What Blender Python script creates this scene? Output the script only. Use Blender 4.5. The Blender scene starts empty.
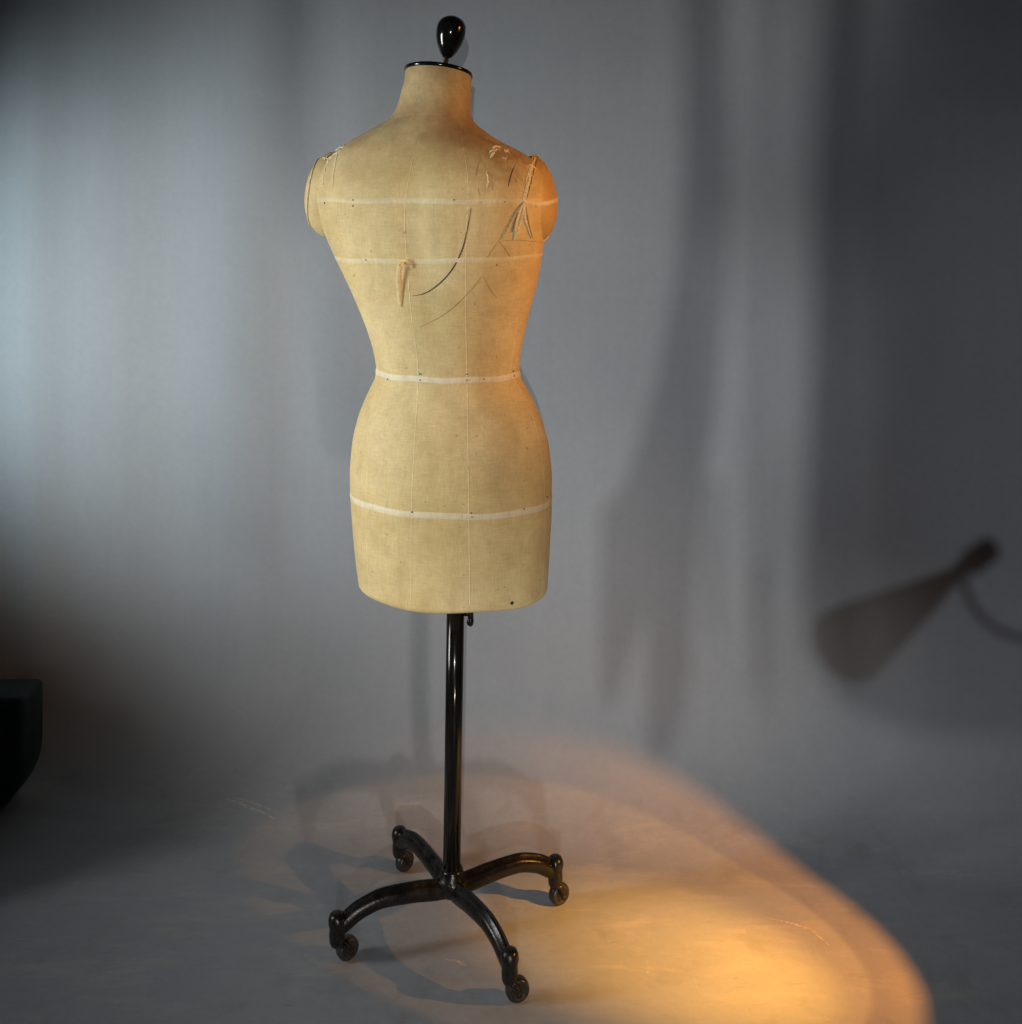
import bpy, bmesh, math, random
import numpy as np
from mathutils import Vector, Matrix
from mathutils.bvhtree import BVHTree

random.seed(7)
S = bpy.context.scene
COL = S.collection
R = math.radians

# ------------------------------------------------------------------ camera
CX, CY, CZ = 0.104, -1.98, 1.33
F, PX, PY = 1120.0, 511.0, 170.0          # focal length and horizon in picture units


def W(px, py, depth):
    return Vector(((px - PX) / F * depth + CX, CY + depth, CZ - (py - PY) / F * depth))


cam = bpy.data.cameras.new('camera')
cam.sensor_fit = 'HORIZONTAL'
cam.sensor_width = 36
cam.lens = F / 1022 * 36
cam.shift_y = -(512 - PY) / 1022
cam.clip_start, cam.clip_end = 0.05, 100
co = bpy.data.objects.new('camera', cam)
co.location = (CX, CY, CZ)
co.rotation_euler = (R(90), 0, 0)
COL.objects.link(co)
S.camera = co

# ------------------------------------------------------------------ helpers


def tag(o, label=None, cat=None, group=None, kind=None):
    for k, v in (('label', label), ('category', cat), ('group', group), ('kind', kind)):
        if v:
            o[k] = v
    return o


def empty(name, loc=(0, 0, 0)):
    o = bpy.data.objects.new(name, None)
    o.empty_display_size = 0.05
    o.location = loc
    COL.objects.link(o)
    return o


def obj(name, me, mat, parent=None, smooth=True):
    if isinstance(me, bmesh.types.BMesh):
        bm = me
        me = bpy.data.meshes.new(name)
        bmesh.ops.recalc_face_normals(bm, faces=bm.faces)
        bm.to_mesh(me)
        bm.free()
    me.name = name
    o = bpy.data.objects.new(name, me)
    if mat:
        me.materials.append(mat)
    if smooth:
        me.polygons.foreach_set('use_smooth', [True] * len(me.polygons))
    COL.objects.link(o)
    if parent:
        o.parent = parent
        p, off = parent, Vector((0, 0, 0))
        while p:
            off += Vector(p.location)
            p = p.parent
        o.location = -off           # meshes are written in world coordinates
    return o


def tube(bm, pts, radii, n=16, cap=True, flat=None):
    """sweep a circle (or ellipse flat=(w,h)) along pts"""
    pts = [Vector(p) for p in pts]
    rings = []
    up = Vector((0, 0, 1))
    for i, p in enumerate(pts):
        a = pts[max(i - 1, 0)]
        b = pts[min(i + 1, len(pts) - 1)]
        t = (b - a).normalized()
        ref = up if abs(t.dot(up)) < 0.95 else Vector((0, 1, 0))
        s = t.cross(ref).normalized()
        u = s.cross(t).normalized()
        r = radii[i] if hasattr(radii, '__len__') else radii
        rw, rh = (r * flat[0], r * flat[1]) if flat else (r, r)
        rings.append([bm.verts.new(p + s * math.cos(2 * math.pi * k / n) * rw + u * math.sin(2 * math.pi * k / n) * rh)
                      for k in range(n)])
    for A, B in zip(rings, rings[1:]):
        for k in range(n):
            bm.faces.new((A[k], A[(k + 1) % n], B[(k + 1) % n], B[k]))
    if cap:
        bm.faces.new(rings[0][::-1])
        bm.faces.new(rings[-1])
    return bm


def lathe(bm, prof, origin=(0, 0, 0), axis=(0, 0, 1), n=40):
    """prof: list of (radius, height); closed when radius is 0"""
    q = Vector((0, 0, 1)).rotation_difference(Vector(axis).normalized()).to_matrix()
    o = Vector(origin)
    rings = []
    for r, h in prof:
        if r < 1e-6:
            rings.append([bm.verts.new(o + q @ Vector((0, 0, h)))])
        else:
            rings.append([bm.verts.new(o + q @ Vector((r * math.cos(2 * math.pi * k / n), r * math.sin(2 * math.pi * k / n), h))) for k in range(n)])
    for A, B in zip(rings, rings[1:]):
        for k in range(n):
            k2 = (k + 1) % n
            if len(A) == 1 and len(B) == 1:
                continue
            if len(A) == 1:
                bm.faces.new((A[0], B[k2], B[k]))
            elif len(B) == 1:
                bm.faces.new((A[k], A[k2], B[0]))
            else:
                bm.faces.new((A[k], A[k2], B[k2], B[k]))
    return bm


def interp(xs, ys, x):
    """monotone cubic (pchip)"""
    xs = np.array(xs, float)
    ys = np.array(ys, float)
    h = np.diff(xs)
    d = np.diff(ys) / h
    m = np.zeros(len(xs))
    for i in range(1, len(xs) - 1):
        if d[i - 1] * d[i] > 0:
            w1, w2 = 2 * h[i] + h[i - 1], h[i] + 2 * h[i - 1]
            m[i] = (w1 + w2) / (w1 / d[i - 1] + w2 / d[i])
    m[0], m[-1] = d[0], d[-1]
    x = np.clip(np.array(x, float), xs[0], xs[-1])
    i = np.clip(np.searchsorted(xs, x) - 1, 0, len(h) - 1)
    t = (x - xs[i]) / h[i]
    return ((2 * t**3 - 3 * t**2 + 1) * ys[i] + (t**3 - 2 * t**2 + t) * h[i] * m[i]
            + (-2 * t**3 + 3 * t**2) * ys[i + 1] + (t**3 - t**2) * h[i] * m[i + 1])


def smooth_path(pts, n=24):
    pts = [Vector(p) for p in pts]
    out = []
    for i in range(len(pts) - 1):
        p0, p1, p2, p3 = pts[max(i - 1, 0)], pts[i], pts[i + 1], pts[min(i + 2, len(pts) - 1)]
        for k in range(n):
            t = k / n
            out.append(0.5 * ((2 * p1) + (p2 - p0) * t + (2 * p0 - 5 * p1 + 4 * p2 - p3) * t * t + (3 * p1 - p0 - 3 * p2 + p3) * t**3))
    out.append(pts[-1])
    return out


# ------------------------------------------------------------------ materials
class NT:
    def __init__(self, name):
        self.m = bpy.data.materials.new(name)
        self.m.use_nodes = True
        self.t = self.m.node_tree
        self.b = self.t.nodes['Principled BSDF']
        self.co = self.n('ShaderNodeTexCoord').outputs['Object']

    def n(self, typ, **kw):
        x = self.t.nodes.new(typ)
        for k, v in kw.items():
            setattr(x, k, v)
        return x

    def l(self, a, b):
        self.t.links.new(a, b)

    def noise(self, scale, detail=4, rough=0.55, vec=None, dist=0.0):
        x = self.n('ShaderNodeTexNoise')
        x.inputs['Scale'].default_value = scale
        x.inputs['Detail'].default_value = detail
        x.inputs['Roughness'].default_value = rough
        x.inputs['Distortion'].default_value = dist
        self.l(vec or self.co, x.inputs['Vector'])
        return x.outputs['Fac']

    def mapping(self, scale):
        x = self.n('ShaderNodeMapping')
        x.inputs['Scale'].default_value = scale
        self.l(self.co, x.inputs['Vector'])
        return x.outputs['Vector']

    def ramp(self, fac, stops):
        x = self.n('ShaderNodeValToRGB')
        e = x.color_ramp.elements
        while len(e) < len(stops):
            e.new(0.5)
        for k, (p, c) in enumerate(stops):
            e[k].position = p
            e[k].color = (*c, 1) if hasattr(c, '__len__') else (c, c, c, 1)
        self.l(fac, x.inputs['Fac'])
        return x.outputs['Color']

    def mix(self, fac, a, b, mode='MIX'):
        x = self.n('ShaderNodeMix', data_type='RGBA', blend_type=mode)
        for s, v in ((x.inputs[0], fac), (x.inputs[6], a), (x.inputs[7], b)):
            if isinstance(v, (int, float)):
                s.default_value = v if s.type == 'VALUE' else (v, v, v, 1)
            elif isinstance(v, tuple):
                s.default_value = (*v, 1)
            else:
                self.l(v, s)
        return x.outputs[2]

    def math(self, op, a, b=0.0):
        x = self.n('ShaderNodeMath', operation=op)
        for s, v in ((x.inputs[0], a), (x.inputs[1], b)):
            if isinstance(v, (int, float)):
                s.default_value = v
            else:
                self.l(v, s)
        return x.outputs[0]

    def bump(self, h, strength=0.3, dist=0.001):
        x = self.n('ShaderNodeBump')
        x.inputs['Strength'].default_value = strength
        x.inputs['Distance'].default_value = dist
        self.l(h, x.inputs['Height'])
        self.l(x.outputs['Normal'], self.b.inputs['Normal'])

    def base(self, c):
        if isinstance(c, tuple):
            self.b.inputs['Base Color'].default_value = (*c, 1)
        else:
            self.l(c, self.b.inputs['Base Color'])

    def set(self, **kw):
        for k, v in kw.items():
            s = self.b.inputs[k.replace('_', ' ')]
            if isinstance(v, (int, float)):
                s.default_value = v
            else:
                self.l(v, s)
        return self


def linen(name, tint=(1, 1, 1), dark=1.0):
    k = NT(name)
    big = k.noise(5.5, 5, 0.6)
    mid = k.noise(28, 5, 0.65)
    warp = k.noise(1, 3, 0.6, k.mapping((420, 420, 60)))
    weft = k.noise(1, 3, 0.6, k.mapping((50, 50, 620)))
    c = k.ramp(big, [(0.28, (0.66 * tint[0], 0.49 * tint[1], 0.20 * tint[2])), (0.5, (0.80 * tint[0], 0.625 * tint[1], 0.305 * tint[2])), (0.72, (0.90 * tint[0], 0.735 * tint[1], 0.40 * tint[2]))])
    c = k.mix(k.ramp(mid, [(0.33, 0.20), (0.58, 0.0)]), c, (0.34, 0.22, 0.095))
    th = k.math('MULTIPLY', k.math('ADD', warp, weft), 0.5)
    c = k.mix(0.65, c, k.ramp(th, [(0.36, 0.70), (0.64, 1.0)]), 'MULTIPLY')
    # handling grime on the shoulders, the top of the back and the seat
    sep = k.n('ShaderNodeSeparateXYZ')
    k.l(k.co, sep.inputs[0])
    z = sep.outputs['Z']
    up = k.n('ShaderNodeMapRange', interpolation_type='SMOOTHSTEP')
    up.inputs['From Min'].default_value, up.inputs['From Max'].default_value = 1.29, 1.40
    k.l(z, up.inputs['Value'])
    g = k.math('MULTIPLY', up.outputs[0], k.ramp(k.noise(9, 5, 0.7), [(0.3, 0.30), (0.6, 1.0)]))
    c = k.mix(k.math('MULTIPLY', g, 0.85), c, (0.27, 0.17, 0.085))
    # the right shoulder is browned and cracked with handling
    dv = k.n('ShaderNodeVectorMath', operation='DISTANCE')
    k.l(k.co, dv.inputs[0])
    dv.inputs[1].default_value = (0.10, -0.12, 1.385)
    near = k.n('ShaderNodeMapRange', interpolation_type='SMOOTHSTEP')
    near.inputs['From Min'].default_value, near.inputs['From Max'].default_value = 0.16, 0.02
    k.l(dv.outputs['Value'], near.inputs['Value'])
    blot = k.ramp(k.noise(30, 6, 0.75, None, 0.8), [(0.36, 1.0), (0.60, 0.15)])
    c = k.mix(k.math('MULTIPLY', k.math('MULTIPLY', near.outputs[0], blot), 0.75), c, (0.26, 0.135, 0.05))
    # faint vertical water marks running down the cloth
    run = k.noise(1, 5, 0.6, k.mapping((26, 26, 2.2)))
    c = k.mix(k.ramp(run, [(0.30, 0.20), (0.48, 0.0)]), c, (0.42, 0.28, 0.12))
    # small rust / dirt freckles
    vo = k.noise(95, 2, 0.5)
    c = k.mix(k.ramp(vo, [(0.70, 0.0), (0.78, 0.45)]), c, (0.16, 0.08, 0.03))
    pale = k.noise(9, 6, 0.7)
    c = k.mix(k.ramp(pale, [(0.60, 0.0), (0.72, 0.20)]), c, (0.66, 0.56, 0.38))
    if dark != 1.0:
        c = k.mix(1.0, c, (dark, dark, dark), 'MULTIPLY')
    k.base(c)
    k.set(Roughness=0.62, Specular_IOR_Level=0.28)
    k.b.inputs['Sheen Weight'].default_value = 0.05
    k.bump(k.math('ADD', k.math('ADD', th, k.math('MULTIPLY', mid, 0.8)), k.math('MULTIPLY', k.noise(15, 3, 0.5), 6.0)), 0.35, 0.0006)
    return k.m


M_linen = linen('aged_linen')
M_plate = linen('aged_linen_patch', (0.94, 0.80, 0.62), 0.92)


def plain(name, col, rough=0.7, var=0.25, scale=60, spec=0.3, bump=0.2):
    k = NT(name)
    v = k.noise(scale, 4, 0.6)
    lo = tuple(x * (1 - var) for x in col)
    hi = tuple(min(1, x * (1 + var)) for x in col)
    k.base(k.ramp(v, [(0.3, lo), (0.7, hi)]))
    k.set(Roughness=rough, Specular_IOR_Level=spec)
    k.bump(v, bump, 0.0005)
    return k.m


M_tape = linen('cotton_tape', (1.18, 1.34, 1.95))
M_tape2 = linen('worn_cotton_tape', (1.10, 1.19, 1.48))
M_seam = linen('seam_cloth', (1.15, 1.20, 1.36))
M_thread = plain('pale_thread', (0.85, 0.72, 0.47), 0.75, 0.2, 300)
M_yarn = plain('cream_ribbon', (0.90, 0.70, 0.38), 0.7, 0.2, 150)
M_ink = plain('dark_ink', (0.055, 0.045, 0.035), 0.6, 0.4, 150)
M_pencil = plain('faded_pencil', (0.36, 0.26, 0.12), 0.7, 0.3, 150, bump=0.0)
M_pin = plain('pin_head', (0.09, 0.07, 0.05), 0.4, 0.2, 200)

k = NT('black_enamel')
v = k.noise(45, 5, 0.65)
chips = k.noise(160, 4, 0.7)
c = k.ramp(v, [(0.3, (0.005, 0.0045, 0.0045)), (0.75, (0.012, 0.0105, 0.0095))])
c = k.mix(k.ramp(chips, [(0.63, 0.0), (0.72, 0.8)]), c, (0.075, 0.045, 0.028))
k.base(c)
k.set(Roughness=k.ramp(v, [(0.3, 0.18), (0.75, 0.40)]), Specular_IOR_Level=0.36)
k.bump(k.math('ADD', k.noise(220, 3, 0.6), k.math('MULTIPLY', chips, 0.7)), 0.3, 0.0007)
M_iron = k.m

k = NT('black_pole_paint')
v = k.noise(1, 5, 0.6, k.mapping((150, 150, 18)))
k.base(k.ramp(v, [(0.35, (0.004, 0.004, 0.0035)), (0.75, (0.012, 0.010, 0.008))]))
k.set(Roughness=k.ramp(v, [(0.3, 0.10), (0.75, 0.24)]), Specular_IOR_Level=0.34)
k.bump(v, 0.12, 0.0006)
M_pole = k.m

k = NT('black_lacquer')
v = k.noise(60, 4, 0.6)
k.base(k.ramp(v, [(0.3, (0.004, 0.004, 0.005)), (0.75, (0.010, 0.009, 0.009))]))
k.set(Roughness=0.13, Specular_IOR_Level=0.6)
k.bump(v, 0.04, 0.0006)
M_lacq = k.m

M_brass = plain('dull_brass', (0.16, 0.10, 0.045), 0.4, 0.3, 200)
M_brass.node_tree.nodes['Principled BSDF'].inputs['Metallic'].default_value = 0.8
M_rubber = plain('worn_rubber', (0.018, 0.017, 0.016), 0.32, 0.4, 120, 0.5)
M_hubcap = plain('wheel_disc', (0.10, 0.065, 0.05), 0.5, 0.4, 150)

# painted paper sweep: wall and floor of one sheet
k = NT('grey_backdrop')
big = k.noise(1.6, 4, 0.55)
mid = k.noise(9, 6, 0.65)
fine = k.noise(70, 5, 0.7)
c = k.ramp(big, [(0.3, (0.275, 0.298, 0.335)), (0.7, (0.325, 0.343, 0.378))])
sep = k.n('ShaderNodeSeparateXYZ')
k.l(k.co, sep.inputs[0])
fl = k.n('ShaderNodeMapRange', interpolation_type='SMOOTHSTEP')
fl.inputs['From Min'].default_value, fl.inputs['From Max'].default_value = 0.10, 0.0
k.l(sep.outputs['Z'], fl.inputs['Value'])
fm = fl.outputs[0]
# scuffs, dust and paint wear that only the trodden floor carries
sc = k.noise(1, 6, 0.7, k.mapping((5, 22, 5)), 0.6)
c = k.mix(k.math('MULTIPLY', fm, k.ramp(sc, [(0.52, 0.0), (0.70, 0.42)])), c, (0.46, 0.43, 0.39))
c = k.mix(k.math('MULTIPLY', fm, k.ramp(mid, [(0.28, 0.42), (0.46, 0.0)])), c, (0.19, 0.185, 0.18))
sc2 = k.noise(1, 7, 0.75, k.mapping((160, 9, 20)), 1.2)
c = k.mix(k.math('MULTIPLY', fm, k.ramp(sc2, [(0.62, 0.0), (0.70, 0.5)])), c, (0.50, 0.47, 0.43))
sc3 = k.noise(1, 7, 0.75, k.mapping((12, 120, 20)), 0.8)
c = k.mix(k.math('MULTIPLY', fm, k.ramp(sc3, [(0.62, 0.0), (0.70, 0.45)])), c, (0.15, 0.14, 0.13))
grit = k.noise(330, 3, 0.7)
c = k.mix(k.math('MULTIPLY', fm, k.ramp(grit, [(0.62, 0.0), (0.72, 0.5)])), c, (0.11, 0.10, 0.09))
dr = k.noise(130, 3, 0.6)
c = k.mix(k.math('MULTIPLY', fm, k.ramp(dr, [(0.70, 0.0), (0.77, 0.65)])), c, (0.06, 0.055, 0.05))
c = k.mix(k.math('MULTIPLY', fm, k.ramp(fine, [(0.66, 0.0), (0.75, 0.30)])), c, (0.52, 0.5, 0.47))
c = k.mix(0.26, c, k.ramp(fine, [(0.3, 0.72), (0.7, 1.0)]), 'MULTIPLY')
roll = k.noise(1, 5, 0.65, k.mapping((34, 34, 1.5)))
c = k.mix(0.15, c, k.ramp(roll, [(0.35, 0.80), (0.65, 1.0)]), 'MULTIPLY')
spot_ = k.noise(26, 5, 0.75)
c = k.mix(k.ramp(spot_, [(0.68, 0.0), (0.76, 0.25)]), c, (0.20, 0.20, 0.195))
k.base(c)
k.set(Roughness=k.mix(fm, 0.8, k.ramp(mid, [(0.3, 0.42), (0.7, 0.62)])), Specular_IOR_Level=0.3)
k.bump(k.math('ADD', k.math('ADD', k.math('MULTIPLY', mid, 1.2), k.math('MULTIPLY', fine, 0.30)), k.math('MULTIPLY', k.math('MULTIPLY', grit, fm), 0.10)), 0.25, 0.004)
M_back = k.m

# ------------------------------------------------------------------ backdrop sweep
WALL_A, WALL_K = 0.45, -0.10     # wall plane y = A + K x
CR = 0.27                        # radius of the cove


FOLDS = [(-0.95, 0.06, -0.012), (-0.64, 0.12, 0.014), (-0.47, 0.09, -0.009), (-0.33, 0.08, 0.008), (0.62, 0.05, -0.010), (0.86, 0.06, 0.012), (1.05, 0.08, -0.004)]


def build_backdrop():
    prof = []                                   # (distance in front of wall, z, )
    for s in np.linspace(4.2, CR, 60):
        prof.append((s, 0.0))
    for a in np.linspace(0, math.pi / 2, 26)[1:]:
        prof.append((CR - CR * math.sin(a), CR - CR * math.cos(a)))
    for z in np.linspace(CR, 3.2, 70)[1:]:
        prof.append((0.0, z))
    xs = np.concatenate([np.linspace(-3.6, -1.4, 24), np.linspace(-1.38, 1.6, 220), np.linspace(1.65, 3.2, 16)])
    bm = bmesh.new()
    rows = []
    for s, z in prof:
        row = []
        for x in xs:
            y = WALL_A + WALL_K * x - s
            wv = 0.0
            if s < CR:
                h = min(1.0, z / 0.5)
                # slack in the hanging sheet
                wv = h * (0.006 * math.sin(x * 5.1 + 0.6) + 0.004 * math.sin(x * 11.3 + z * 1.3) + 0.003 * math.sin(z * 4 + x * 2))
                for x0, wd, am in FOLDS:
                    wv += h * am * math.exp(-((x + 0.03 * math.sin(z * 1.7) - x0) / wd) ** 2)
            row.append(bm.verts.new((x, y + wv, z)))
        rows.append(row)
    for A, B in zip(rows, rows[1:]):
        for i in range(len(xs) - 1):
            bm.faces.new((A[i], A[i + 1], B[i + 1], B[i]))
    o = obj('floor', bm, M_back)
    tag(o, kind='structure')
    return o


build_backdrop()

M_scuff = plain('pale_scuff', (0.42, 0.40, 0.37), 0.8, 0.3, 90, bump=0.0)


def ground_z(x, y):
    sd = WALL_A + WALL_K * x - y
    return 0.0 if sd >= CR else CR - math.sqrt(max(0.0, CR * CR - (CR - max(sd, 0.0)) ** 2))


def scuff(pts, w):
    P = []
    for px, py in pts:
        dep = 1.2
        while dep < 2.6:
            q = W(px, py, dep)
            if q.z <= ground_z(q.x, q.y):
                break
            dep += 0.002
        P.append(Vector((q.x, q.y, 0)))
    P = smooth_path(P, 10)
    bm = bmesh.new()
    prev = None
    for i, p in enumerate(P):
        t = (P[min(i + 1, len(P) - 1)] - P[max(i - 1, 0)]).normalized()
        sd = Vector((-t.y, t.x, 0)) * w * 0.5 * min(1, 0.15 + 2.5 * min(i, len(P) - 1 - i) / len(P)) * random.uniform(0.3, 1.3)
        row = []
        for s_ in (-1, 1):
            v_ = p + sd * s_
            row.append(bm.verts.new((v_.x, v_.y, ground_z(v_.x, v_.y) + 0.0004)))
        if prev:
            bm.faces.new((prev[0], prev[1], row[1], row[0]))
        prev = row
    tag(obj('floor_scuff', bm, M_scuff), kind='structure')


for pts, w_ in (([(226, 799), (238, 803), (250, 808), (262, 813), (274, 819)], 0.007), ([(232, 798), (246, 801), (258, 805), (276, 812)], 0.004),
                ([(764, 918), (780, 921), (795, 925), (810, 931), (822, 940), (830, 947)], 0.006), ([(800, 925), (812, 930), (822, 937)], 0.004),
                ([(442, 958), (450, 961), (456, 961), (464, 965), (470, 966)], 0.008)):
    scuff(pts, w_)

# ------------------------------------------------------------------ dress form
form = empty('dress_form', (0, -0.037, 0))
tag(form, 'old linen tailor\'s dress form on a black iron four-legged caster stand', 'dress form')

Y0 = -0.037
D0 = Y0 - CY
ROWS = [  # picture y, left edge, right edge
    (68, 405.5, 471.5), (80, 404, 471.5), (92, 401, 471), (104, 397.5, 470.5), (112, 394, 470.5), (118, 389, 472),
    (124, 380, 476), (130, 369, 483), (136, 358, 491), (142, 348, 501), (148, 339, 513), (154, 332.5, 524),
    (160, 327.5, 533), (168, 323, 540), (180, 319, 545), (196, 317.5, 547), (212, 319, 547), (226, 322, 546),
    (240, 327, 544), (262, 337, 541), (285, 348, 536.5), (310, 359, 530), (335, 368.5, 524), (355, 374, 520.5),
    (368, 376, 519.5), (376, 375.5, 521), (386, 371.5, 526), (400, 365, 534), (420, 357.5, 542.5), (445, 352, 549),
    (475, 349.8, 551.8), (505, 350.8, 551.8), (535, 353, 550.3), (560, 355.5, 549), (583, 358.5, 547.6)]
RY = [r[0] for r in ROWS]
BACK = ([68, 100, 118, 130, 145, 165, 190, 230, 275, 320, 368, 400, 440, 490, 540, 583],
        [.052, .054, .058, .064, .074, .086, .098, .106, .102, .093, .083, .093, .112, .124, .124, .122])
FRONT = ([68, 100, 118, 130, 145, 165, 190, 230, 275, 320, 368, 400, 440, 490, 540, 583],
         [.052, .054, .056, .058, .062, .070, .085, .125, .135, .105, .085, .092, .102, .108, .110, .108])
CENT = ([68, 118, 150, 200, 260, 368, 583], [.016, .008, .002, .0, .0, .002, .0])
ROT = ([68, 118, 160, 260, 368, 583], [-13, -14, -15, -12, -9, -9])
NEXP = ([68, 118, 150, 200, 300, 368, 583], [2.0, 2.05, 2.3, 2.35, 2.15, 2.05, 2.1])
NSEG = 240


def section(py, extra=0.0, tilt=0.0):
    """world points of the torso outline at a height given in picture units"""
    z = CZ - (py - PY) / F * D0
    L, Rr = interp(RY, [r[1] for r in ROWS], py), interp(RY, [r[2] for r in ROWS], py)
    bb, bf = interp(*BACK, py), interp(*FRONT, py)
    yc = Y0 + interp(*CENT, py)
    ph = R(float(interp(*ROT, py)))
    n = float(interp(*NEXP, py))
    u = np.array((math.cos(ph), math.sin(ph)))
    v = np.array((-math.sin(ph), math.cos(ph)))
    t = np.linspace(0, 2 * math.pi, NSEG, endpoint=False)
    ct, st = np.cos(t), np.sin(t)
    cu = np.sign(ct) * np.abs(ct) ** (2 / n)
    sv = np.sign(st) * np.abs(st) ** (2 / n)
    bust = np.zeros_like(t)
    w = math.exp(-((py - 255) / 38.0) ** 2)
    bust = w * 0.028 * (np.exp(-((cu - 0.42) / 0.25) ** 2) + np.exp(-((cu + 0.42) / 0.25) ** 2)) * (st > 0) * np.abs(st)
    spine = -0.006 * math.exp(-((py - 235) / 70.0) ** 2) * np.exp(-(cu / 0.16) ** 2) * (st < 0)
    dep = np.where(st > 0, bf, bb) * sv + bust - spine
    a, cx = (Rr - L) / 2 / F * D0, ((L + Rr) / 2 - PX) / F * D0 + CX
    for _ in range(14):
        X = cx + a * cu * u[0] + dep * v[0]
        Y = yc + a * cu * u[1] + dep * v[1]
        P = (X - CX) / (Y - CY) * F + PX
        eL, eR = L - P.min(), Rr - P.max()
        cx += (eL + eR) / 2 / F * D0
        a += (eR - eL) / 2 / F * D0
    a += extra
    dep = dep + extra * sv
    X = cx + a * cu * u[0] + dep * v[0]
    Y = yc + a * cu * u[1] + dep * v[1]
    return [Vector((x, y, z)) for x, y in zip(X, Y)], Vector((cx, yc, z)), u, v


def build_torso():
    bm = bmesh.new()
    ys = list(np.linspace(68, 166, 56)) + list(np.linspace(168, 581, 150))
    rings = []
    for py in ys:
        pts, c, u, v = section(py)
        if py < 100:                      # the neck is cut on a slant, higher at the nape
            k = (100 - py) / 32
            for p in pts:
                p.z += k * (-0.0075 - 0.0065 * (p.x - c.x) / 0.06 - 0.0105 * (p.y - c.y) / 0.052)
        if py > 575:
            pass
        rings.append(([bm.verts.new(p) for p in pts], c))
    # rolled hem and closed underside
    last, c, u, v = section(583)
    zb = c.z - 0.006
    for ins, dz in ((0.0, 0.0), (0.0015, -0.004), (0.005, -0.0065), (0.012, -0.007), (0.03, -0.005)):
        ring = []
        for p in last:
            d = (p - c)
            ring.append(bm.verts.new(c + d * (1 - ins / d.length) + Vector((0, 0, dz + 0.002 * math.sin(d.x * 31) * (1 if ins else 0.5)))))
        rings.append((ring, c))
    for (A, _), (B, _) in zip(rings, rings[1:]):
        for i in range(NSEG):
            j = (i + 1) % NSEG
            bm.faces.new((A[i], A[j], B[j], B[i]))
    bm.faces.new(rings[-1][0])
    bm.faces.new(rings[0][0][::-1])
    return bm


bm = build_torso()
bmesh.ops.recalc_face_normals(bm, faces=bm.faces)
bm.verts.ensure_lookup_table()
BODY = BVHTree.FromBMesh(bm)
top_ring = [v.co.copy() for v in bm.verts[:NSEG]]
torso = obj('torso', bm, M_linen, form)

# arm plates (padded ovals that close the armholes)


def dome(c, nrm, rt, rv, th, bulge=1.0, nr=14, ns=56):
    """padded oval: c centre, nrm outward, rt tangential radius, rv vertical radius"""
    nrm = Vector(nrm).normalized()
    tv = Vector((0, 0, 1))
    tv = (tv - nrm * tv.dot(nrm)).normalized()
    tt = tv.cross(nrm).normalized()
    bm = bmesh.new()
    c = Vector(c)
    rings = []
    for i in range(nr + 1):
        r = 1 - i / nr
        h = th * (1 - r ** 2.6) ** 0.75 * bulge
        if i == nr:
            rings.append([bm.verts.new(c + nrm * h)])
        else:
            ring = []
            for k_ in range(ns):
                a = 2 * math.pi * k_ / ns
                egg = 1 - 0.10 * math.sin(a)
                ring.append(bm.verts.new(c + tt * math.cos(a) * rt * r * egg + tv * math.sin(a) * rv * r + nrm * h))
            rings.append(ring)
    skirt = [bm.verts.new(v.co - nrm * 0.035) for v in rings[0]]
    rings.insert(0, skirt)
    for A, B in zip(rings, rings[1:]):
        for k_ in range(ns):
            j = (k_ + 1) % ns
            if len(B) == 1:
                bm.faces.new((A[k_], A[j], B[0]))
            else:
                bm.faces.new((A[k_], A[j], B[j], B[k_]))
    bm.faces.new(skirt[::-1])
    return bm


def rim(c, nrm, rt, rv, r=0.0016, lift=0.0):
    nrm = Vector(nrm).normalized()
    tv = Vector((0, 0, 1))
    tv = (tv - nrm * tv.dot(nrm)).normalized()
    tt = tv.cross(nrm).normalized()
    c = Vector(c) + nrm * lift
    pts = [c + tt * math.cos(a) * rt * (1 - 0.10 * math.sin(a)) + tv * math.sin(a) * rv for a in np.linspace(0, 2 * math.pi, 60)]
    return tube(bmesh.new(), pts, r, 8, cap=False)


PR_C, PR_N = W(538.5, 198, 1.915), (0.93, -0.37, 0.10)
PL_C, PL_N = W(327, 194, 2.01), (-0.97, 0.16, 0.10)
pr = obj('arm_plate', dome(PR_C, PR_N, 0.052, 0.073, 0.028), M_plate, torso)
pl = obj('arm_plate', dome(PL_C, PL_N, 0.050, 0.076, 0.037), M_linen, torso)
obj('piping', rim(PL_C, PL_N, 0.050 * 0.80, 0.076 * 0.80, 0.0016, 0.0208), M_seam, torso)
obj('piping', rim(PR_C, PR_N, 0.0525, 0.0735, 0.0015, 0.002), M_seam, torso)
PLATES = []
for o in (pr, pl):
    b2 = bmesh.new()
    b2.from_mesh(o.data)
    PLATES.append(BVHTree.FromBMesh(b2))
    b2.free()
CAMV = Vector((CX, CY, CZ))


def hit(px, py):
    """the point of the cloth surface seen at a picture position, and its normal"""
    d = (W(px, py, 1.0) - CAMV).normalized()
    best = None
    for t in [BODY] + PLATES:
        h = t.ray_cast(CAMV, d)
        if h[0] is not None and (best is None or h[3] < best[2]):
            n = h[1]
            if n.dot(d) > 0:
                n = -n
            best = (h[0], n, h[3])
    return best[:2] if best else None


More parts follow.
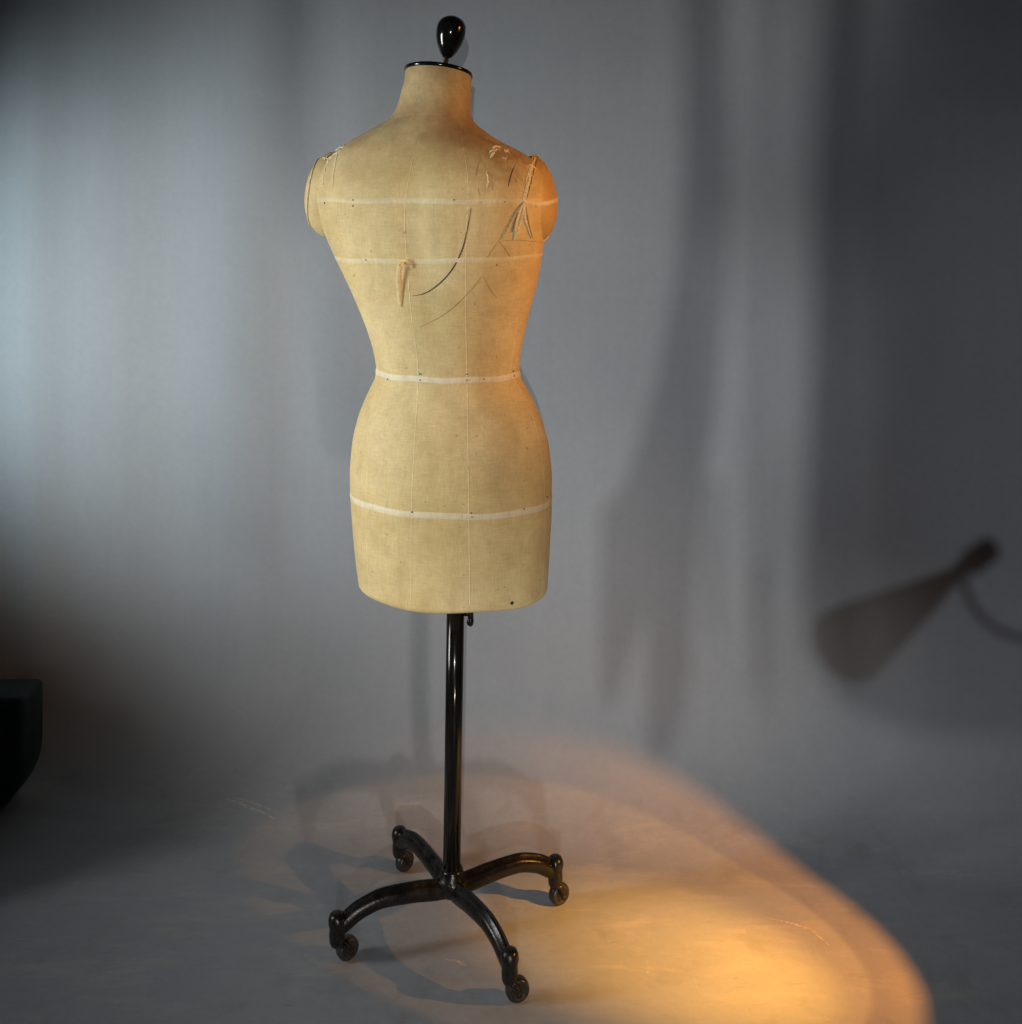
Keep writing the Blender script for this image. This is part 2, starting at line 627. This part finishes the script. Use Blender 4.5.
def surface_ribbon(pts2, w, lift=0.0006, n=10, taper=True, jitter=0.0, thick=0.0):
    path = smooth_path([Vector((p[0], p[1], 0)) for p in pts2], n)
    P = []
    for q in path:
        h = hit(q.x + random.uniform(-jitter, jitter), q.y + random.uniform(-jitter, jitter))
        if h:
            P.append(h)
    bm = bmesh.new()
    prev = None
    N = len(P)
    for i, (p, nn) in enumerate(P):
        t = (P[min(i + 1, N - 1)][0] - P[max(i - 1, 0)][0]).normalized()
        s = t.cross(nn).normalized()
        ww = w / 2
        if taper:
            ww *= min(1.0, 0.35 + 2.2 * min(i, N - 1 - i) / N)
        base = p + nn * lift
        row = [bm.verts.new(base + s * ww - nn * (lift + .0003)), bm.verts.new(base + s * ww * 0.8), bm.verts.new(base - s * ww * 0.8), bm.verts.new(base - s * ww - nn * (lift + .0003))]
        if prev:
            for a in range(3):
                bm.faces.new((prev[a], prev[a + 1], row[a + 1], row[a]))
        prev = row
    return bm


# style tapes: four bands round the body
def tape_band(py_l, py_r, half, lift=0.0009, only=None):
    bm = bmesh.new()
    rows = []
    for k_ in range(5):
        off = (k_ / 4 - 0.5) * 2 * half
        lf = lift if 0 < k_ < 4 else -0.0006
        base = {}
        ring = []
        L0, c0, _, _ = section((py_l + py_r) / 2)
        x0, x1 = min(p.x for p in L0), max(p.x for p in L0)
        for i in range(NSEG):
            f = (L0[i].x - x0) / (x1 - x0)
            py = py_l + (py_r - py_l) * f + off + 0.5 * math.sin(i * 0.21 + py_l)
            key = round(py * 8) / 8
            if key not in base:
                base[key] = section(key, lf)[0]
            lo = math.floor(py * 8) / 8
            if lo not in base:
                base[lo] = section(lo, lf)[0]
            hi = lo + 0.125
            if hi not in base:
                base[hi] = section(hi, lf)[0]
            ring.append(bm.verts.new(base[lo][i].lerp(base[hi][i], (py - lo) * 8)))
        rows.append(ring)
    for A, B in zip(rows, rows[1:]):
        for i in range(NSEG):
            j = (i + 1) % NSEG
            bm.faces.new((A[i], A[j], B[j], B[i]))
    return bm


for l_, r_, h_, m_ in ((199.5, 199.5, 3.3, M_tape2), (259, 253.5, 3.2, M_tape2), (371.5, 371.5, 3.7, M_tape), (494, 495, 4.0, M_tape)):
    obj('style_tape', tape_band(l_, r_, h_, 0.0005), m_, torso)
obj('style_tape', surface_ribbon([(523, 201), (535, 204), (548, 203), (558, 200)], 0.008, 0.0012, 8, False), M_tape, torso)

# seams
SEAMS = [[(432, 118), (416, 150), (407, 190), (405, 225), (407, 262), (412, 320), (418, 368), (416, 420), (412, 500), (411, 604)],
         [(458, 120), (468, 180), (466, 250), (466, 320), (467, 372), (468, 430), (469, 515), (470, 606)],
         [(520, 300), (514, 345), (512, 373), (526, 400), (539, 440), (545, 500), (544, 560), (541, 598)],
         [(387, 350), (388, 372), (374, 420), (367, 470), (366, 530), (369, 592)]]
for s_ in SEAMS:
    obj('seam', surface_ribbon(s_, 0.0018, 0.00015, 14, False), M_seam, torso)

# pins through the tapes
for px, py in ((325, 203), (353, 200), (353, 206), (454, 200), (505, 202), (366, 260), (497, 265), (388, 379), (420, 374), (420, 380),
               (467, 374), (467, 380), (484, 379), (513, 371), (514, 376), (412, 512), (471, 513), (472, 517), (524, 509), (547, 497)):
    h = hit(px, py)
    if h:
        bm = bmesh.new()
        lathe(bm, [(0.0013, -0.001), (0.0012, 0.0010), (0.0007, 0.0017), (0, 0.0019)], h[0], h[1], 12)
        obj('pin', bm, M_pin, torso)
h = hit(512, 603)
if h:
    bm = bmesh.new()
    lathe(bm, [(0.0030, -0.001), (0.0028, 0.0010), (0.0012, 0.0018), (0, 0.0019)], h[0], h[1], 14)
    obj('tack', bm, M_ink, torso)

# drawn lines on the back
obj('ink_line', surface_ribbon([(471, 208), (468, 226), (463, 247), (456, 263), (447, 276), (434, 288), (423, 294), (412, 296)], 0.0024, 0.0004), M_ink, torso)
obj('ink_line', surface_ribbon([(515, 164), (511, 175), (508, 187)], 0.0022, 0.0004), M_ink, torso)
obj('pencil_line', surface_ribbon([(479, 160), (477, 168), (476, 176)], 0.0016, 0.0004), M_pencil, torso)
obj('pencil_line', surface_ribbon([(482, 276), (470, 291), (455, 306), (440, 317), (420, 327)], 0.0013, 0.0003), M_pencil, torso)
obj('pencil_line', surface_ribbon([(483, 276), (490, 289), (497, 298)], 0.0014, 0.0003), M_pencil, torso)
obj('pencil_line', surface_ribbon([(499, 240), (491, 252), (487, 258)], 0.0014, 0.0003), M_pencil, torso)
obj('pencil_line', surface_ribbon([(499, 241), (506, 250), (511, 258)], 0.0015, 0.0003), M_pencil, torso)

# laced armhole on the right, with the loose thread ends
lace = [(535, 158), (531, 168), (529, 180), (526, 192), (524, 202)]
obj('lacing', surface_ribbon(lace, 0.0028, 0.0012, 8, False, 0.5), M_thread, torso)
obj('lacing', surface_ribbon([(533, 160), (527, 176), (525, 190), (522, 203)], 0.0014, 0.0012, 8, False, 0.6), M_thread, torso)
for a_, b_ in (((529, 165), (536, 169)), ((527, 174), (533, 177)), ((525, 183), (531, 186)), ((523, 191), (529, 194)), ((521, 198), (528, 200))):
    obj('stitch', surface_ribbon([a_, ((a_[0] + b_[0]) / 2, (a_[1] + b_[1]) / 2 - 0.6), b_], 0.0014, 0.0016, 6, True, 0.2), M_thread, torso)
obj('armhole_seam', surface_ribbon([(538, 157), (534, 170), (530, 186), (526, 203)], 0.0014, 0.0005, 8, True, 0.3), M_ink, torso)
for pts, w_, m_ in (([(524, 202), (519, 212), (516, 224), (514, 239)], 0.0042, M_thread),
                    ([(524, 202), (522, 216), (518, 229), (516, 236)], 0.0030, M_thread),
                    ([(525, 202), (525, 216), (528, 229), (531, 238)], 0.0022, M_thread),
                    ([(524, 203), (524, 214), (526, 225)], 0.0026, M_thread),
                    ([(523, 202), (516, 211), (508, 226), (501, 239)], 0.0022, M_pencil),
                    ([(521, 207), (517, 215), (514, 224), (512, 232)], 0.0018, M_pencil),
                    ([(525, 204), (528, 222), (532, 238)], 0.0014, M_pencil)):
    obj('thread_end', surface_ribbon(pts, w_, 0.0022, 8), m_, torso)
# dark crease under the right arm plate
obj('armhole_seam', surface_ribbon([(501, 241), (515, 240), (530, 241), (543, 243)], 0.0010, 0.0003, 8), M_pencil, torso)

# worn tape scraps on both shoulders
for pts, w_ in (([(492, 148), (496, 146), (501, 147)], 0.0060), ([(489, 153), (492, 150), (496, 151)], 0.0045), ([(490, 158), (493, 154), (494, 151)], 0.0036),
                ([(503, 149), (507, 151), (510, 154)], 0.0016), ([(486, 172), (488, 180), (487, 188)], 0.0022), ([(490, 156), (493, 153), (495, 149)], 0.0018)):
    obj('frayed_scrap', surface_ribbon(pts, w_, 0.0010, 6, True, 0.5), M_thread, torso)
for pts, w_ in (([(324, 160), (330, 154), (338, 149), (344, 146)], 0.0022), ([(326, 163), (333, 156), (341, 150)], 0.0016), ([(323, 158), (329, 158), (334, 152)], 0.0014),
                ([(339, 147), (337, 156), (334, 170), (333, 186)], 0.0022), ([(329, 159), (325, 170), (323, 185)], 0.0020)):
    obj('lacing', surface_ribbon(pts, w_, 0.0010, 8, False, 0.5), M_thread, torso)

for i in range(9):
    x_, y_ = random.uniform(478, 527), random.uniform(146, 196)
    if y_ < 136 + (x_ - 470) * 0.42:
        continue
    dx, dy = random.uniform(-3, 3), random.uniform(3, 9)
    if hit(x_, y_) and hit(x_ + dx, y_ + dy):
        obj('surface_crack', surface_ribbon([(x_, y_), (x_ + dx * .3 + random.uniform(-1, 1), y_ + dy * .5), (x_ + dx, y_ + dy)], random.uniform(.0007, .0014), 0.0003, 6, True, 0.3), M_pencil if i % 3 else M_thread, torso)
for i in range(3):
    x_, y_ = random.uniform(489, 512), random.uniform(148, 158)
    if hit(x_, y_) and hit(x_ + 5, y_ + 3):
        obj('frayed_scrap', surface_ribbon([(x_, y_), (x_ + random.uniform(1, 3), y_ + random.uniform(-2, 2)), (x_ + random.uniform(3, 6), y_ + random.uniform(-2, 3))], random.uniform(.0012, .003), 0.0012, 6, True, 0.7), M_thread, torso)
# the knotted ribbon at the middle of the back
h0 = hit(407, 262)
kn = bmesh.new()
lathe(kn, [(0, -0.002), (0.004, 0.0), (0.0045, 0.002), (0.003, 0.004), (0, 0.005)], h0[0], h0[1], 16)
obj('ribbon_knot', kn, M_yarn, torso)
loop = []
for px, py, lf in ((407, 262, .003), (404, 261.5, .005), (401, 264, .006), (400, 276, .005), (400.5, 290, .003), (401, 306, .0015)):
    p, nn = hit(px, py)
    loop.append(p + nn * lf)
loop = smooth_path(loop, 8)
N_ = len(loop)
obj('ribbon_tail', tube(bmesh.new(), loop, [0.0024 + 0.0022 * min(1, i / N_ * 1.5) - 0.0036 * max(0, i / N_ - 0.75) * 4 * 0.8 + 0.0003 * math.sin(i * 1.7) for i in range(N_)], 10, flat=(1.0, 0.22)), M_yarn, torso)
loop = []
for px, py, lf in ((408, 262, .003), (410, 265, .003), (412, 268, .001)):
    p, nn = hit(px, py)
    loop.append(p + nn * lf)
obj('ribbon_tail', tube(bmesh.new(), smooth_path(loop, 6), 0.0010, 8), M_seam, torso)
# neckline seam
obj('seam', surface_ribbon([(395, 117), (405, 114.5), (430, 113.5), (455, 114.5), (469, 118)], 0.0014, 0.0002, 12, False), M_seam, torso)
obj('seam', surface_ribbon([(419, 71), (418, 90), (414, 108)], 0.0016, 0.0002, 10, False), M_seam, torso)

# neck cap and finial
cen = sum(top_ring, Vector()) / NSEG
bm = bmesh.new()
rows = []
for sc_, dz in ((0.0, -0.003), (0.97, -0.003), (1.025, -0.0025), (1.04, 0.0005), (1.025, 0.0035), (0.97, 0.005), (0.5, 0.006), (0.0, 0.0065)):
    if sc_ == 0.0:
        rows.append([bm.verts.new(cen + Vector((0, 0, dz)))])
    else:
        rows.append([bm.verts.new(cen + (p - cen) * sc_ + Vector((0, 0, dz))) for p in top_ring])
for A, B in zip(rows, rows[1:]):
    for i in range(NSEG):
        j = (i + 1) % NSEG
        if len(A) == 1:
            bm.faces.new((A[0], B[j], B[i]))
        elif len(B) == 1:
            bm.faces.new((A[i], A[j], B[0]))
        else:
            bm.faces.new((A[i], A[j], B[j], B[i]))
obj('neck_cap', bm, M_lacq, form)
f0 = W(445.5, 66, D0 + 0.016)
f1 = W(453.5, 15.5, D0 + 0.016)
ax = (f1 - f0)
LN = ax.length
bm = bmesh.new()
prof = [(0, 0.0)]
for t_, r_ in ((0.0, .0035), (0.155, .0040), (0.16, .0055), (0.18, .0085), (0.22, .0118), (0.30, .0160), (0.40, .0205), (0.53, .0240), (0.66, .0257), (0.77, .0252), (0.86, .0224), (0.93, .0172), (0.975, .0100), (0.995, .004)):
    prof.append((r_, t_ * LN))
prof.append((0, LN))
pp = [(0, 0.0)] + [(float(interp([a[1] for a in prof[1:]], [a[0] for a in prof[1:]], h_)), h_) for h_ in np.linspace(0.16 * LN, 0.995 * LN, 40)] + [(0, LN)]
pp[0] = (0, 0.155 * LN)
lathe(bm, pp, f0, ax, 48)
fin = obj('finial', bm, M_lacq, form)
obj('finial_stem', lathe(bmesh.new(), [(0, -0.012), (0.0055, -0.012), (0.0055, 0.0045), (0.0038, 0.006), (0.0036, 0.020), (0, 0.020)], f0, ax, 20), M_brass, fin)

# ------------------------------------------------------------------ stand
pole_b = W(451.5, 884, D0)
pole_t = W(455.5, 606, D0)
pole_t2 = pole_b + (pole_t - pole_b) * 1.12
obj('pole', tube(bmesh.new(), [pole_b, pole_b.lerp(pole_t2, .5), pole_t2], 0.0152, 32), M_pole, form)
# sleeve under the torso with its thumbscrew
sl = pole_b + (pole_t - pole_b) * 0.985
so = obj('collar', tube(bmesh.new(), [sl, sl + (pole_t - pole_b).normalized() * 0.045], 0.0166, 32), M_pole, form)
bm = bmesh.new()
c0 = W(463.5, 613.5, D0 - 0.004)
tube(bm, [c0, c0 + Vector((0.014, -0.003, 0))], 0.0042, 14)
p = [c0 + Vector((0.012, -0.003, 0.006)), c0 + Vector((0.0125, -0.003, -0.006)), c0 + Vector((0.0115, -0.003, -0.016)), c0 + Vector((0.0105, -0.003, -0.020))]
tube(bm, smooth_path(p, 6), [0.0050] * 8 + [0.0058] * 6 + [0.0045] * 3 + [0.0025] * 2, 14)
obj('thumbscrew', bm, M_iron, so)

HUB = W(452, 882, D0)
bm = bmesh.new()
lathe(bm, [(0, -0.024), (0.012, -0.024), (0.021, -0.018), (0.026, -0.006), (0.0265, 0.004), (0.0245, 0.010), (0.0205, 0.015), (0.0195, 0.022), (0.0180, 0.026), (0, 0.026)], HUB, (0, 0, 1), 40)
obj('hub', bm, M_iron, form)
for a in (215, 265, 310):
    d = Vector((math.cos(R(a)), math.sin(R(a)), 0.35))
    bm = bmesh.new()
    lathe(bm, [(0.0042, -0.003), (0.0042, 0.001), (0.0030, 0.003), (0, 0.0038)], HUB + Vector((math.cos(R(a)) * .0235, math.sin(R(a)) * .0235, 0.007)), d, 16)
    obj('rivet', bm, M_iron, form)


def leg(end, wheel, wd):
    """end: foot of the knob stem (x, y); wheel: contact of the wheel on the floor; wd: rolling direction"""
    e = Vector((end[0], end[1], 0))
    h = Vector((HUB.x, HUB.y, 0))
    d = (e - h)
    Lg = d.length
    d.normalize()
    zs = interp([0, .12, .35, .60, .80, .93, 1.0], [HUB.z - .009, HUB.z - .008, HUB.z - .002, HUB.z + .001, HUB.z - .008, HUB.z - .023, HUB.z - .032], np.linspace(0, 1, 40))
    side = Vector((-d.y, d.x, 0))
    bm = bmesh.new()
    # rounded T section with a rib along the top
    prof = [(-.46, .30), (-.34, .50), (-.19, .56), (-.13, .74), (0, .82), (.13, .74), (.19, .56), (.34, .50), (.46, .30), (.48, -.10), (.40, -.42), (.22, -.56), (0, -.60), (-.22, -.56), (-.40, -.42), (-.48, -.10)]
    prev = None
    for i, z in enumerate(zs):
        t = i / 39
        i0, i1 = max(i - 1, 0), min(i + 1, 39)
        slope = (zs[i1] - zs[i0]) / ((i1 - i0) / 39 * Lg)
        tn = (d + Vector((0, 0, slope))).normalized()
        up = side.cross(tn) * -1
        if up.z < 0:
            up = -up
        w = 0.0290 - 0.0060 * t
        hh = 0.0262 - 0.0040 * t
        c = h + d * (Lg * t) + Vector((0, 0, z))
        ring = [bm.verts.new(c + side * a * w + up * b * hh) for a, b in prof]
        if prev:
            for k_ in range(len(prof)):
                j = (k_ + 1) % len(prof)
                bm.faces.new((prev[k_], prev[j], ring[j], ring[k_]))
        else:
            bm.faces.new(ring[::-1])
        prev = ring
    bm.faces.new(prev)
    lg = obj('leg', bm, M_iron, form)
    # socket with round knob
    bm = bmesh.new()
    zb = 0.044
    lathe(bm, [(0, zb - .006), (.0105, zb - .006), (.0128, zb), (.0134, zb + .012), (.0128, zb + .021), (.0136, zb + .026), (.0148, zb + .032), (.0142, zb + .039), (.0112, zb + .0455), (.006, zb + .0487), (0, zb + .0495)], e, (0, 0, 1), 28)
    kn_ = obj('knob', bm, M_iron, lg)
    # swivel fork
    wr = 0.0195
    wc = Vector((wheel[0], wheel[1], wr))
    wd = Vector((wd[0], wd[1], 0)).normalized()
    axl = Vector((-wd.y, wd.x, 0))
    bm = bmesh.new()
    for s in (-1, 1):
        top = e + Vector((0, 0, zb - .002)) + axl * s * .007
        mid = top.lerp(wc + axl * s * .0125, .5) + Vector((0, 0, .004)) + axl * s * .003
        low = wc + axl * s * .0125
        tube(bm, smooth_path([top, mid, low], 6), [.0052] * 6 + [.0048] * 6 + [.0042], 10, flat=(1, 1))
        lathe(bm, [(0, -.0015), (.0052, -.0015), (.0052, .0015), (.003, .0028), (0, .003)], low + axl * s * .003, axl * s, 16)
    obj('caster_fork', bm, M_iron, lg)
    bm = bmesh.new()
    lathe(bm, [(0, -.0075), (.0100, -.0075), (.0120, -.0088), (.0165, -.0088), (.0188, -.0058), (wr, 0), (.0188, .0058), (.0165, .0088), (.0120, .0088), (.0100, .0075), (0, .0075)], wc, axl, 40)
    wh = obj('wheel', bm, M_rubber, lg)
    return lg


leg((-0.186, -0.112), (-0.172, -0.092), (0.75, 0.6))
leg((0.184, 0.042), (0.191, 0.050), (1, 0.7))
leg((0.102, -0.199), (0.114, -0.187), (1, 0.25))
leg((-0.106, 0.130), (-0.098, 0.146), (0.6, 0.8))

# ------------------------------------------------------------------ dark round-cornered case reaching in from the left
k = NT('dark_teal_leather')
v = k.noise(40, 5, 0.6)
k.base(k.ramp(v, [(0.3, (0.006, 0.013, 0.015)), (0.7, (0.011, 0.021, 0.024))]))
k.set(Roughness=0.55, Specular_IOR_Level=0.3)
k.bump(k.noise(160, 3, 0.6), 0.25, 0.001)
M_teal = k.m
case = empty('round_case', (-1.08, 0.40, 0))
tag(case, 'dark teal case with a rounded corner, cut off by the left edge of the photo', 'case')
bm = bmesh.new()
cxs, hw, top, rr = -1.129, 0.250, 0.262, 0.125
loop_ = []
for k_ in range(17):
    a = -math.pi / 2 + k_ / 16 * math.pi / 2
    loop_.append((hw - rr + rr * math.cos(a), 0.004 + rr * 1.15 + rr * 1.15 * math.sin(a)))
for k_ in range(7):
    a = k_ / 6 * math.pi / 2
    loop_.append((hw - 0.012 + 0.012 * math.cos(a), top - 0.012 + 0.012 * math.sin(a)))
loop_ = loop_ + [(-x, z) for x, z in loop_[::-1]]
rings = []
for y_, ins in ((-0.050, 0.014), (-0.047, 0.005), (-0.040, 0.0), (0.040, 0.0), (0.047, 0.005), (0.050, 0.014)):
    rings.append([bm.verts.new((cxs + x * (1 - ins / hw), 0.33 + y_, 0.13 + (z - 0.13) * (1 - ins / 0.13))) for x, z in loop_])
for A, B in zip(rings, rings[1:]):
    for i in range(len(A)):
        j = (i + 1) % len(A)
        bm.faces.new((A[i], A[j], B[j], B[i]))
bm.faces.new(rings[0])
bm.faces.new(rings[-1][::-1])
obj('body', bm, M_teal, case)
obj('handle', tube(bmesh.new(), smooth_path([(-1.20, 0.33, 0.258), (-1.19, 0.33, 0.29), (-1.115, 0.33, 0.30), (-1.04, 0.33, 0.29), (-1.03, 0.33, 0.258)], 8), 0.008, 12), M_iron, case)

# ------------------------------------------------------------------ desk lamp just beyond the right edge
k = NT('shade_enamel')
v = k.noise(30, 4, 0.6)
k.base(k.ramp(v, [(0.3, (0.02, 0.02, 0.02)), (0.7, (0.035, 0.033, 0.03))]))
k.set(Roughness=0.4)
M_shade = k.m
BULB = Vector((1.177, -0.451, 0.653))
AX = Vector((-0.738, 0.359, -0.571)).normalized()
lamp = empty('desk_lamp', (1.50, -0.55, 0))
tag(lamp, 'dark cone desk lamp standing to the right, its shadow on the grey wall', 'lamp')
HALF = math.tan(R(18.75))
bm = bmesh.new()
outer = [(.013, -.135), (.019, -.130), (.020, -.085), (.0125, -.072), (.0125, -.048)]
mouth = 0.182
lathe(bm, [(0, -.135)] + outer + [(mouth * HALF + .002, mouth), (mouth * HALF, mouth), (.0110, -.044), (.0, -.046)], BULB, AX, 48)
shade = obj('shade', bm, M_shade, lamp)
bm = bmesh.new()
a0 = BULB - AX * 0.06
arm = smooth_path([a0, a0 + Vector((.03, -.01, -.06)), a0 + Vector((.09, -.03, -.09)), a0 + Vector((.20, -.07, -.085)), a0 + Vector((.28, -.10, -.16)), Vector((1.50, -.55, .32)), Vector((1.50, -.55, .02))], 10)
tube(bm, arm, .0055, 14)
obj('arm', bm, M_shade, lamp)
obj('base', lathe(bmesh.new(), [(0, 0), (.09, 0), (.09, .012), (.07, .022), (.012, .03), (0, .03)], (1.50, -.55, 0), (0, 0, 1), 40), M_shade, lamp)


def point(name, loc, watts, col, size):
    d = bpy.data.lights.new(name, 'POINT')
    d.energy, d.color, d.shadow_soft_size = watts, col, size
    o = bpy.data.objects.new(name, d)
    o.location = loc
    COL.objects.link(o)
    return o


def aim(o, tgt):
    o.rotation_euler = (Vector(tgt) - Vector(o.location)).to_track_quat('-Z', 'Y').to_euler()


def spot(name, loc, tgt, watts, col, size, angle, blend):
    d = bpy.data.lights.new(name, 'SPOT')
    d.energy, d.color, d.shadow_soft_size, d.spot_size, d.spot_blend = watts, col, size, R(angle), blend
    o = bpy.data.objects.new(name, d)
    o.location = loc
    COL.objects.link(o)
    aim(o, tgt)
    return o


def area(name, loc, tgt, watts, col, sx, sy, spread=180):
    d = bpy.data.lights.new(name, 'AREA')
    d.shape = 'RECTANGLE'
    d.energy, d.color, d.size, d.size_y, d.spread = watts, col, sx, sy, R(spread)
    o = bpy.data.objects.new(name, d)
    o.location = loc
    COL.objects.link(o)
    aim(o, tgt)
    return o


WARM = (1.0, 0.50, 0.16)
spot('bulb_light', BULB, (0.66, 0.05, 0.0), 64.80, (1.000, 0.343, 0.046), 0.006, 56, 1.0)
spot('bulb_beam', BULB + AX * 0.004, BULB + AX, 24.00, (1.000, 0.438, 0.069), 0.006, 30.0, 0.10)
spot('bulb_core', BULB + AX * 0.008, (0.40, -0.10, 0.0), 128.00, (1.000, 0.445, 0.055), 0.008, 23, 1.0)
# amber lamp to the right that rakes the shoulder and side of the form
spot('side_lamp', (1.75, -0.62, 1.72), (0.03, -0.03, 1.17), 106.40, (1.000, 0.375, 0.040), 0.22, 28, 1.0)
# low lamp in front, right of the camera
spot('low_lamp', (0.37, -1.90, 0.25), (-0.02, 0.4, 0.22), 38.16, (1.000, 0.862, 0.762), 0.045, 42, 0.9)
# neutral lamp front right that throws the desk lamp's shadow
spot('front_lamp', (1.72, -2.6, 1.18), (1.10, 0.35, 0.70), 51.48, (0.897, 0.940, 1.000), 0.045, 46, 1.0)
# added frontal fill behind the camera, placed so the form hides its shadow
FILL = Vector((0.12, -3.6, 1.42))
spot('fill_lamp', FILL, (0.18, 0.4, 0.84), 135.45, (1.000, 1.000, 0.907), 0.008, 40, 1.0)
# daylight from the left; the wash is an added spot for the wall only
spot('wall_wash', (-1.62, -0.33, 1.02), (-0.91, 0.5, 1.01), 56.65, (0.816, 1.000, 1.000), 0.16, 66, 1.0)
area('window_pane', (-1.90, -0.62, 1.12), (0.0, 0.0, 1.0), 6.50, (1.000, 1.000, 0.960), 0.30, 0.8, 80)

# added unseen cloths behind the camera, outlined from the wall areas they shade
M_cloth = plain('grey_cloth', (0.10, 0.10, 0.10), 0.9, 0.15, 60)


def wall_point(px, py):
    x, y = 0.0, WALL_A
    for _ in range(8):
        dpt = y - CY
        x = (px - PX) / F * dpt + CX
        y = WALL_A + WALL_K * x
    return W(px, py, y - CY)


def cloth(outline, y_top, y_low=None):
    pts = []
    for px, py in outline:
        q = wall_point(px, py)
        f = min(1, max(0, (py + 120) / 640.0))
        y = y_top if y_low is None else y_top + (y_low - y_top) * f
        t = (y - FILL.y) / (q.y - FILL.y)
        pts.append(FILL + (q - FILL) * t)
    bm = bmesh.new()
    f = bm.faces.new([bm.verts.new(p) for p in pts])
    bmesh.ops.triangulate(bm, faces=[f])
    bmesh.ops.subdivide_edges(bm, edges=bm.edges, cuts=3, use_grid_fill=True)
    return bm


hung = empty('shade_cloth', (0.12, -2.75, 1.75))
tag(hung, 'added unseen grey cloth strips on a rod, outlined to shade parts of the wall', 'cloth')
obj('strip', cloth([(680, -120), (684, 150), (674, 280), (658, 370), (642, 430), (626, 480), (601, 512), (600, 600), (600, 690), (605, 708), (614, 706), (630, 660), (648, 608), (655, 600), (664, 604),
                    (673, 650), (668, 700), (645, 750), (662, 758), (684, 715), (692, 660), (688, 600), (690, 560), (704, 480), (718, 400), (728, 300), (732, 150), (732, -120)], -3.02, -2.72), M_cloth, hung)
obj('strip', cloth([(708, 480), (706, 560), (712, 640), (719, 640), (722, 560), (720, 480)], -2.86), M_cloth, hung)
obj('strip', cloth([(752, 560), (756, 700), (764, 700), (764, 560)], -2.90), M_cloth, hung)
obj('strip', cloth([(812, -120), (812, 300), (806, 480), (800, 600), (806, 650), (840, 700), (900, 730), (1000, 735), (1200, 740), (1200, -120)], -3.20, -2.85), M_cloth, hung)
obj('strip', cloth([(-500, 600), (-100, 620), (40, 640), (120, 668), (170, 705), (240, 768), (200, 798), (90, 828), (-100, 890), (-500, 950)], -3.36), M_cloth, hung)
obj('strip', cloth([(196, -120), (200, 200), (204, 560), (250, 560), (248, 200), (246, -120)], -3.25), M_cloth, hung)
obj('strip', cloth([(268, -120), (276, 160), (312, 260), (330, 420), (352, 420), (340, 240), (322, 120), (310, -120)], -3.12), M_cloth, hung)
zt = FILL.z + (wall_point(700, -118).z - FILL.z) * 0.2125
obj('rod', tube(bmesh.new(), [(-0.25, -3.02, zt), (0.6, -3.02, zt)], 0.006, 12), M_iron, hung)

flag = empty('shade_flag', (-1.22, -0.02, 0))  # added out-of-view blocker that darkens the foot of the left wall
tag(flag, 'low cloth screen added out of view on the left to shade the wall foot', 'screen')
bm = bmesh.new()
bmesh.ops.create_cube(bm, size=1.0, matrix=Matrix.Translation((-1.22, -0.02, 0.30)) @ Matrix.Diagonal((0.50, 0.012, 0.54, 1)))
obj('panel', bm, M_cloth, flag, smooth=False)
for x_ in (-1.45, -0.99):
    obj('leg', tube(bmesh.new(), [(x_, -0.035, 0), (x_, -0.035, 0.58)], 0.010, 12), M_iron, flag)

w = bpy.data.worlds.new('World')
S.world = w
w.use_nodes = True
w.node_tree.nodes['Background'].inputs[0].default_value = (0.55, 0.60, 0.66, 1)
w.node_tree.nodes['Background'].inputs[1].default_value = 0.006

S.view_settings.view_transform = 'Standard'
S.view_settings.look = 'None'
S.view_settings.exposure = 0
S.cycles.use_denoising = True
